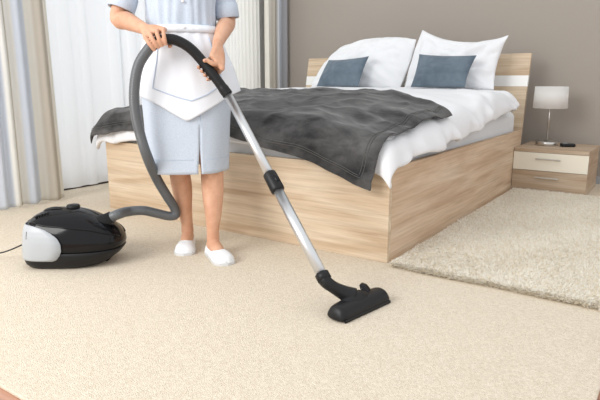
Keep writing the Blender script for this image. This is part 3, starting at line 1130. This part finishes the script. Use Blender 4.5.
# --- sleeves with rolled cuffs
def sleeve(sh_, el, stop, r0, r1, cuff):
    d = el - sh_
    pts = [(*(sh_ - d * 0.04 + np.array([0.0, 0, 0.012])), r0), (*(sh_ + d * 0.3), (r0 + r1) / 2 + 0.002), (*(sh_ + d * stop), r1)]
    Q = catmull(pts, 18)
    for q in range(len(Q)):
        Q[q, :3] += 0.003 * np.array([nz(Q[q, :3], 12, 1), nz(Q[q, :3], 12, 5), 0])
    o = wpart('sleeve', tube(Q[:, :3], Q[:, 3], 24, False), CHAMB)
    solidify(o, 0.002)
    c0 = sh_ + d * (stop - cuff); c1 = sh_ + d * (stop + 0.01)
    ring = [c0 + (c1 - c0) * t for t in (0, 0.05, 0.5, 0.95, 1.0)]
    cu = wpart('rolled_cuff', tube(np.array(ring), [r1 + 0.003, r1 + 0.007, r1 + 0.008, r1 + 0.0075, r1 + 0.004], 24, False), CHAMB, o)
    solidify(cu, 0.004)


sleeve(shR, elbR, 0.88, 0.064, 0.054, 0.22)
sleeve(shL, elbL, 0.965, 0.064, 0.051, 0.24)

# --- apron: waistband and flaring pointed skirt lying over the dress
def apron_half(z):
    return np.interp(z, [0.62, 0.75, 0.90, 1.03, 1.06], [1.55, 1.52, 1.44, 1.36, 1.32])


na, mz = 70, 40
P = np.zeros((mz, na, 3))
for i in range(mz):
    v_ = i / (mz - 1)
    for j in range(na):
        k = -1 + 2 * j / (na - 1)
        zlow = 0.640 + 0.130 * abs(math.sin(1.55 * k))
        z = 1.035 + (zlow - 1.035) * v_
        th = math.radians(-90) + apron_half(z) * k
        fl_ = 0.007 + 0.004 * v_ + 0.030 * v_ ** 2 * abs(k) ** 1.5 + 0.006 * v_ * math.sin(k * 8 + 0.5) * (1 - v_ * 0.3) + 0.004 * math.sin(k * 30) * (1 - v_) * 0.6
        P[i, j] = dress_pt(th, z, fl_)
apron = wpart('apron', grid(P), APRON)
solidify(apron, 0.002)
band = []
for z, o_ in ((1.061, 0.004), (1.061, 0.009), (1.028, 0.0145), (1.028, 0.006)):
    band.append([dress_pt(t, z, o_) for t in np.linspace(0, 2 * PI, 72, endpoint=False)])
wpart('waistband', loft([np.array(b) for b in band] + [np.array(band[0])], True, False), APRON, apron)
bt = dress_pt(math.radians(-88), 1.047, 0.011)
wpart('button', tube([bt, bt + np.array([0, 0.004, 0])], 0.007, 14), BUTTON, apron)


def apron_pt(k, z):
    zlow = 0.640 + 0.130 * abs(math.sin(1.55 * k))
    v_ = (1.035 - z) / (1.035 - zlow)
    i = min(max(v_, 0), 1) * (mz - 1); j = (k + 1) / 2 * (na - 1)
    i0, j0 = int(min(i, mz - 2)), int(min(j, na - 2)); di, dj = i - i0, j - j0
    p = (P[i0, j0] * (1 - di) * (1 - dj) + P[i0 + 1, j0] * di * (1 - dj) + P[i0, j0 + 1] * (1 - di) * dj + P[i0 + 1, j0 + 1] * di * dj)
    return p + np.array([p[0] * 0.012, 0.0025, 0])


tr = [(-0.43, 1.02), (-0.42, 0.90), (-0.45, 0.785), (-0.2, 0.757), (0.04, 0.73), (0.24, 0.757), (0.50, 0.805), (0.47, 0.90), (0.46, 1.02)]
pts = []
for (k0, z0), (k1, z1) in zip(tr[:-1], tr[1:]):
    for t in np.linspace(0, 1, 8, endpoint=False):
        pts.append(apron_pt(k0 + (k1 - k0) * t, z0 + (z1 - z0) * t))
wpart('blue_piping', tube(np.array(pts), 0.0026, 6, flat=(0.6, (0, 1, 0))), PIPING, apron)
# ties: bow behind the waist
wpart('apron_bow', merge(chain([(0.0, -0.095, 1.045, 0.014), (0.06, -0.11, 1.07, 0.022), (0.10, -0.10, 1.04, 0.012)], 12, 10, flat=(0.4, (0, 1, 0))),
                         chain([(0.0, -0.095, 1.045, 0.014), (-0.06, -0.11, 1.07, 0.022), (-0.10, -0.10, 1.04, 0.012)], 12, 10, flat=(0.4, (0, 1, 0))),
                         chain([(0.0, -0.10, 1.04, 0.012), (0.02, -0.13, 0.92, 0.018), (0.03, -0.135, 0.80, 0.02)], 12, 10, flat=(0.25, (0, 1, 0)))), APRON, apron)


# --- slip-on shoes
def shoe(k):
    Lh, Lt = -0.060, 0.185          # heel and toe relative to the ankle
    cols = 34
    secs = 16
    PL = np.zeros((cols, 2 * secs - 1, 3))
    for i in range(cols):
        t = i / (cols - 1)
        f = Lh + (Lt - Lh) * t
        w = np.interp(t, [0, 0.04, 0.12, 0.3, 0.5, 0.72, 0.86, 0.95, 1.0], [0.001, 0.021, 0.033, 0.036, 0.041, 0.050, 0.047, 0.033, 0.001])
        h = np.interp(t, [0, 0.04, 0.15, 0.3, 0.45, 0.55, 0.7, 0.85, 0.95, 1.0], [0.030, 0.046, 0.050, 0.040, 0.036, 0.046, 0.046, 0.040, 0.028, 0.004])
        full = float(sstep(0.56, 0.68, t))
        amax = math.radians(62 + 28 * full) if t > 0.06 else math.radians(90)
        if t <= 0.30: amax = math.radians(66 + 24 * float(sstep(0.12, 0.0, t)))
        for j in range(2 * secs - 1):
            s_ = (j - (secs - 1)) / (secs - 1)
            ang = amax * (1 - abs(s_))
            x = math.copysign(w * math.cos(ang) ** 0.8, s_ if s_ != 0 else 1)
            z = 0.008 + h * math.sin(ang) ** 0.9
            if t > 0.03 and t < 0.56 and abs(s_) < 0.01:
                pass
            PL[i, j] = foot_pt(k, x, f, z)
    V, F = grid(PL)
    # leave the mouth of the shoe open: drop the faces bridging the two sides
    mid = secs - 1
    b = 2 * secs - 1
    keep = []
    for i in range(cols - 1):
        t = i / (cols - 1)
        for j in range(b - 1):
            if 0.09 < t < 0.64 and j in (mid - 1, mid):
                continue
            keep.append((i * b + j, i * b + j + 1, (i + 1) * b + j + 1, (i + 1) * b + j))
    o = wpart('shoe', (V, keep), SHOEM)
    solidify(o, 0.0025)
    top, bot, out = [], [], []
    for i in range(40):
        a = 2 * PI * i / 40
        t = 0.5 - 0.5 * math.cos(a)
        f = Lh - 0.003 + (Lt - Lh + 0.006) * t
        w = np.interp(t, [0, 0.04, 0.12, 0.3, 0.5, 0.72, 0.86, 0.95, 1.0], [0.0, 0.024, 0.036, 0.039, 0.044, 0.053, 0.050, 0.036, 0.0])
        x = w * math.copysign(1, math.sin(a)) if abs(math.sin(a)) > 1e-6 else 0
        bot.append(foot_pt(k, x * 0.97, f, 0.0005)); top.append(foot_pt(k, x, f, 0.013))
    wpart('sole', loft([np.array(bot), np.array(top)]), SOLEM, o, False)
    # elastic seam over the vamp
    e = [foot_pt(k, 0.048 * math.cos(a_), Lh + (Lt - Lh) * 0.68, 0.010 + 0.045 * math.sin(a_)) for a_ in np.linspace(0.3, PI - 0.3, 16)]
    wpart('seam', tube(np.array(e), 0.0018, 6), SHOEM, o)


shoe(0)
shoe(1)

# ------------------------------------------------------------------ vacuum cleaner
vo = on(21, 270, 2, 0.0)
ex, ey = rt.copy(), np.array([-rt[1], rt[0], 0.0])
VY = 0.135        # centre line, away from the camera
vc = vo + ex * 0.22 + ey * VY
vac = thing('vacuum_cleaner', 'black canister vacuum cleaner with grey rear panel, hose and floor head', 'vacuum cleaner', tuple(vc), YAW * -1.0)


def vw(P):
    P = np.atleast_2d(np.asarray(P, float))
    return vo + P[:, :1] * ex + P[:, 1:2] * ey + P[:, 2:3] * np.array([0, 0, 1.0])


LV = np.array([  # z, x_rear, x_nose, half width
    [0.004, 0.008, 0.330, 0.128], [0.022, 0.000, 0.360, 0.140], [0.050, -0.004, 0.395, 0.147], [0.075, -0.004, 0.415, 0.149], [0.10, -0.003, 0.425, 0.149],
    [0.125, 0.000, 0.420, 0.147], [0.150, 0.002, 0.405, 0.142], [0.175, 0.006, 0.380, 0.134], [0.195, 0.012, 0.352, 0.123], [0.212, 0.022, 0.322, 0.108],
    [0.228, 0.042, 0.290, 0.088], [0.240, 0.070, 0.260, 0.066], [0.248, 0.100, 0.235, 0.043], [0.252, 0.130, 0.215, 0.024], [0.253, 0.160, 0.190, 0.006]])


def vring(z, grow=0.0, n=64, sel=None):
    xr, xn, hw = [np.interp(z, LV[:, 0], LV[:, k]) for k in (1, 2, 3)]
    xc = xr + (xn - xr) * 0.42
    th = np.linspace(0, 2 * PI, n, endpoint=False) if sel is None else np.asarray(sel)
    c, s = np.cos(th), np.sin(th)
    lx_ = np.where(c < 0, xc - xr, xn - xc)
    pe = np.where(c < 0, 0.52, 0.80)         # boxier rear, rounder nose
    x = xc + (lx_ + grow) * np.sign(c) * np.abs(c) ** pe
    y = VY + (hw + grow) * np.sign(s) * np.abs(s) ** np.where(c < 0, 0.52, 0.80)
    return np.stack([x, y, np.full(len(th), z)], 1)


zz = np.concatenate([np.linspace(0.078, 0.20, 14), np.linspace(0.207, 0.253, 14)])
obj('body_shell', vw(loft([vring(z) for z in zz])[0]), loft([vring(z) for z in zz])[1], BLACKG, vac, True)
zl = [0.004, 0.010, 0.022, 0.03, 0.05, 0.065, 0.074, 0.078, 0.0785]
gl = [0, 0.002, 0.004, 0.005, 0.006, 0.006, 0.005, 0.002, -0.006]
V, F = loft([vring(z, g) for z, g in zip(zl, gl)])
obj('bumper', vw(V), F, BLACKM, vac, True)
# grey D-shaped panel wrapping the rear
pan = []
for z in np.linspace(0.044, 0.200, 26):
    k = (z - 0.104) / 0.098
    xm = 0.195 * math.sqrt(max(1 - abs(k) ** 2.2, 0.0)) if k > -0.68 else 0.195 * math.sqrt(max(1 - 0.68 ** 2.2, 0)) * np.interp(k, [-0.69, -0.68], [0.98, 1])
    full = np.linspace(PI, 1.5 * PI + 0.30, 400)
    g = 0.0085
    r = vring(z, g, sel=full)
    ok = np.where(r[:, 0] <= max(xm, 0.006))[0]
    th1 = full[ok[-1]]
    pan.append(vring(z, g, sel=np.linspace(2 * PI - th1, th1, 41)))
V, F = grid(np.array(pan))
po = obj('rear_panel', vw(V), F, GREYP, vac, True)
po['label'] = 'silver grey rear side panel'
solidify(po, 0.003)
# slot in the panel
sl = [vring(z, 0.0055, sel=[1.5 * PI - 0.62])[0] for z in (0.140, 0.155, 0.172)]
obj('panel_slot', *(lambda g: (vw(g[0]), g[1]))(tube(np.array(sl), 0.004, 8)), BLACKM, po, True)
# lid seam ridge round the upper body
rid = [vring(z, 0.001, sel=[t])[0] for t, z in zip(np.linspace(1.02 * PI, 1.93 * PI, 60), np.interp(np.linspace(0, 1, 60), [0, 0.4, 0.75, 1], [0.205, 0.205, 0.176, 0.13]))]
obj('lid_ridge', *(lambda g: (vw(g[0]), g[1]))(tube(np.array(rid), 0.0035, 8)), BLACKG, vac, True)
rid = [vring(z, 0.001, sel=[t])[0] for t, z in zip(np.linspace(0.98 * PI, 0.07 * PI, 60), np.interp(np.linspace(0, 1, 60), [0, 0.4, 0.75, 1], [0.205, 0.205, 0.176, 0.13]))]
obj('lid_ridge', *(lambda g: (vw(g[0]), g[1]))(tube(np.array(rid), 0.0035, 8)), BLACKG, vac, True)


def vl(prof, c, seg=28):
    V, F = lathe(prof, c, seg)
    return vw(V), F


obj('power_dial', *vl([(0.030, 0), (0.030, 0.014), (0.026, 0.020), (0.008, 0.022)], (0.195, VY + 0.01, 0.244)), BLACKM, vac, True)
# carrying handle and louvres on top
hp = catmull([(0.075, VY - 0.02, 0.236), (0.09, VY - 0.02, 0.246), (0.12, VY - 0.02, 0.253), (0.145, VY - 0.02, 0.252), (0.155, VY - 0.02, 0.246)], 18)
obj('carry_handle', *(lambda g: (vw(g[0]), g[1]))(tube(hp, 0.008, 10)), BLACKM, vac, True)
for i in range(5):
    xx = 0.062 + 0.011 * i
    zv = 0.229 + 0.003 * i
    obj('louvre', vw(boxgeo((xx, VY - 0.09 + 0.004 * i, zv - 0.006), (xx + 0.006, VY - 0.052, zv + 0.004), 0.0015)[0]), boxgeo((xx, VY - 0.09, zv), (xx + 0.006, VY, zv + 0.004), 0.0015)[1], BLACKM, vac)
# wheels tucked under the body
for (wx, wy) in ((0.09, VY - 0.10), (0.09, VY + 0.10), (0.335, VY)):
    g = tube(np.array([(wx, wy - 0.012, 0.0185), (wx, wy + 0.012, 0.0185)]), 0.018, 20)
    obj('wheel', vw(g[0]), g[1], BLACKM, vac, True)

# hose inlet collar and hose
inl = np.array([0.300, VY - 0.02, 0.175])
ind = np.array([0.90, 0.05, 0.42]); ind /= np.linalg.norm(ind)
g = tube(np.array([inl, inl + ind * 0.02, inl + ind * 0.022, inl + ind * 0.052, inl + ind * 0.054, inl + ind * 0.085]), [0.040, 0.040, 0.034, 0.033, 0.029, 0.028], 24)
obj('hose_socket', vw(g[0]), g[1], BLACKM, vac, True)
h0 = vw(inl + ind * 0.07)[0]
h1_ = vw(inl + ind * 0.115)[0]
dpt = lambda px, py, d: CAM + ray(px, py) * d
b2w = lambda px, py, b: lw(loc(px, py, b))[0]
ctrl = [h0, h1_, dpt(128, 211.5, 2.62), dpt(143, 210.5, 2.66), dpt(158, 213.5, 2.70), dpt(169, 216, 2.725), dpt(175.5, 214.5, 2.735), dpt(174, 207, 2.72), dpt(167, 196, 2.67), dpt(157, 179, 2.60),
        b2w(147, 156, 0.245), b2w(139, 130, 0.25), b2w(134.5, 105, 0.25), b2w(135, 82, 0.25), b2w(139.5, 63, 0.252), lw(HANDLE[0])[0], lw(HANDLE[4])[0]]
HP = catmull(ctrl, 700)
rr = 0.0225 + 0.0009 * np.sin(np.arange(700) * 2 * PI / 3.5)
obj('hose', *tube(HP, rr, 18), HOSE, vac, True)
Hw = lw(HANDLE)
obj('handle', *tube(Hw, np.interp(np.linspace(0, 1, 80), [0, 0.03, 0.06, 0.9, 0.92, 1.0], [0.0245, 0.025, HR, HR - 0.001, HR + 0.001, HR + 0.001]), 24), BLACKM, vac, True)

# wand
W1 = Hw[-1]
W0 = on(327, 284, 2, 0.10)
wd = (W0 - W1) / np.linalg.norm(W0 - W1)
wl = np.linalg.norm(W0 - W1)


def wand_at(px):
    best = min(np.linspace(0, 1, 400), key=lambda s: abs(300 + F_PX * ((W1 + (W0 - W1) * s - CAM) @ rt) / ((W1 + (W0 - W1) * s - CAM) @ fw) - px))
    return best * wl


s_a, s_b = wand_at(269), wand_at(278.5)
obj('upper_tube', *tube(np.array([W1 - wd * 0.01, W1 + wd * (s_a + 0.02)]), 0.0190, 24), ALU, vac, True)
obj('lower_tube', *tube(np.array([W1 + wd * (s_b - 0.02), W0]), 0.0210, 24), ALU, vac, True)
k = [s_a, s_a + 0.004, s_a + 0.012, s_b - 0.012, s_b - 0.004, s_b]
col = obj('wand_collar', *tube(np.array([W1 + wd * s for s in k]), [0.021, 0.0265, 0.0275, 0.0285, 0.0270, 0.022], 24), BLACKM, vac, True)
sv = np.cross(wd, [0, 0, 1.0]); sv /= np.linalg.norm(sv)
mid = W1 + wd * (s_a + s_b) / 2
fz = np.cross(sv, wd); fz = fz if fz @ (CAM - mid) > 0 else -fz
V, F = boxgeo((-0.008, -0.016, 0.020), (0.008, 0.016, 0.032), 0.004)
obj('slide_button', np.array([mid + v[0] * sv + v[1] * wd + v[2] * fz for v in V]), F, BLACKG, col, True)

# floor head
na_ = on(342.5, 325, 2, 0.0); nb_ = on(392, 302, 2, 0.0)
nl = nb_ - na_
nL = np.linalg.norm(nl); nu_ = nl / nL
nm = np.array([nu_[1], -nu_[0], 0.0])           # towards the front lip of the nozzle (camera side)
if nm @ (CAM - na_) < 0: nm = -nm
nc = (na_ + nb_) / 2


def hw_(P):                                       # (along, forward, up) from the middle of the front lip
    P = np.atleast_2d(np.asarray(P, float))
    return nc + P[:, :1] * nu_ + P[:, 1:2] * nm + P[:, 2:3] * np.array([0, 0, 1.0])


rings = []
for s in np.linspace(-1, 1, 29):
    e = abs(s)
    sh_ = 1 - 0.55 * max(0, (e - 0.86) / 0.14) ** 2
    hh = 0.054 * sh_
    bk = -0.095 + 0.018 * max(0, (e - 0.45) / 0.55) ** 1.5
    ft = 0.0 - 0.012 * max(0, (e - 0.8) / 0.2) ** 2
    x = s * nL / 2
    rings.append(np.array([(x, ft, 0.002), (x, ft + 0.002, 0.012), (x, ft - 0.002, 0.030 * sh_), (x, ft - 0.014, hh * 0.88), (x, ft - 0.036, hh), (x, bk + 0.02, hh * 0.95), (x, bk, 0.028 * sh_), (x, bk, 0.002)]))
V, F = loft(rings)
nozzle = obj('floor_nozzle', hw_(V), F, BLACKM, vac, True)
md = nozzle.modifiers.new('smooth', 'SUBSURF'); md.levels = md.render_levels = 1
V, F = boxgeo((-nL / 2 + 0.012, -0.004, 0.0008), (nL / 2 - 0.012, 0.004, 0.012), 0.003)
obj('front_lip', hw_(V), F, BLACKG, nozzle)
# hump, swivel neck
hv = []
hum = ell((-0.01, -0.055, 0.030), (0.075, 0.040, 0.040), 28, 16)
obj('nozzle_hump', hw_(hum[0]), hum[1], BLACKM, nozzle, True)
n0 = hw_((-0.018, -0.06, 0.050))[0]
W0e = W0 + wd * 0.0
nk = catmull([(*n0, 0.034), (*(n0 * 0.62 + W0e * 0.38 + np.array([0, 0, -0.002])), 0.027), (*(n0 * 0.25 + W0e * 0.75), 0.0225), (*(W0e - wd * 0.012), 0.024), (*(W0e - wd * 0.045), 0.024)], 26)
obj('swivel_neck', *tube(nk[:, :3], nk[:, 3], 24), BLACKM, vac, True)
ck = obj('neck_ring', *tube(np.array([W0e - wd * 0.046, W0e - wd * 0.044, W0e - wd * 0.018, W0e - wd * 0.016]), [0.022, 0.0265, 0.027, 0.023], 24), BLACKM, vac, True)
# foot pedal
pd = [(0.062, -0.052, 0.040), (0.060, -0.060, 0.054), (0.058, -0.072, 0.066), (0.056, -0.082, 0.074)]
g = tube(np.array(pd), [0.017, 0.023, 0.021, 0.011], 16, True, (0.42, (0, 0.7, 0.7)))
pe = obj('foot_pedal', hw_(g[0]), g[1], GREYP if False else BLACKG, nozzle, True)
for xx in (-0.11, 0.11):
    g = tube(np.array([(xx - 0.008, -0.06, 0.0125), (xx + 0.008, -0.06, 0.0125)]), 0.012, 16)
    obj('wheel', hw_(g[0]), g[1], BLACKM, nozzle, True)

# mains cord leaving the rear towards the window wall
q = [vw((0.004, VY - 0.02, 0.10))[0], vw((-0.035, VY - 0.03, 0.085))[0], on(0, 253, 2, 0.035), on(-40, 258, 2, 0.006), on(-110, 258, 2, 0.004), on(-190, 250, 2, 0.004), on(-260, 236, 2, 0.004)]
obj('power_cord', *tube(catmull(q, 70), 0.0034, 8), BLACKM, vac, True)
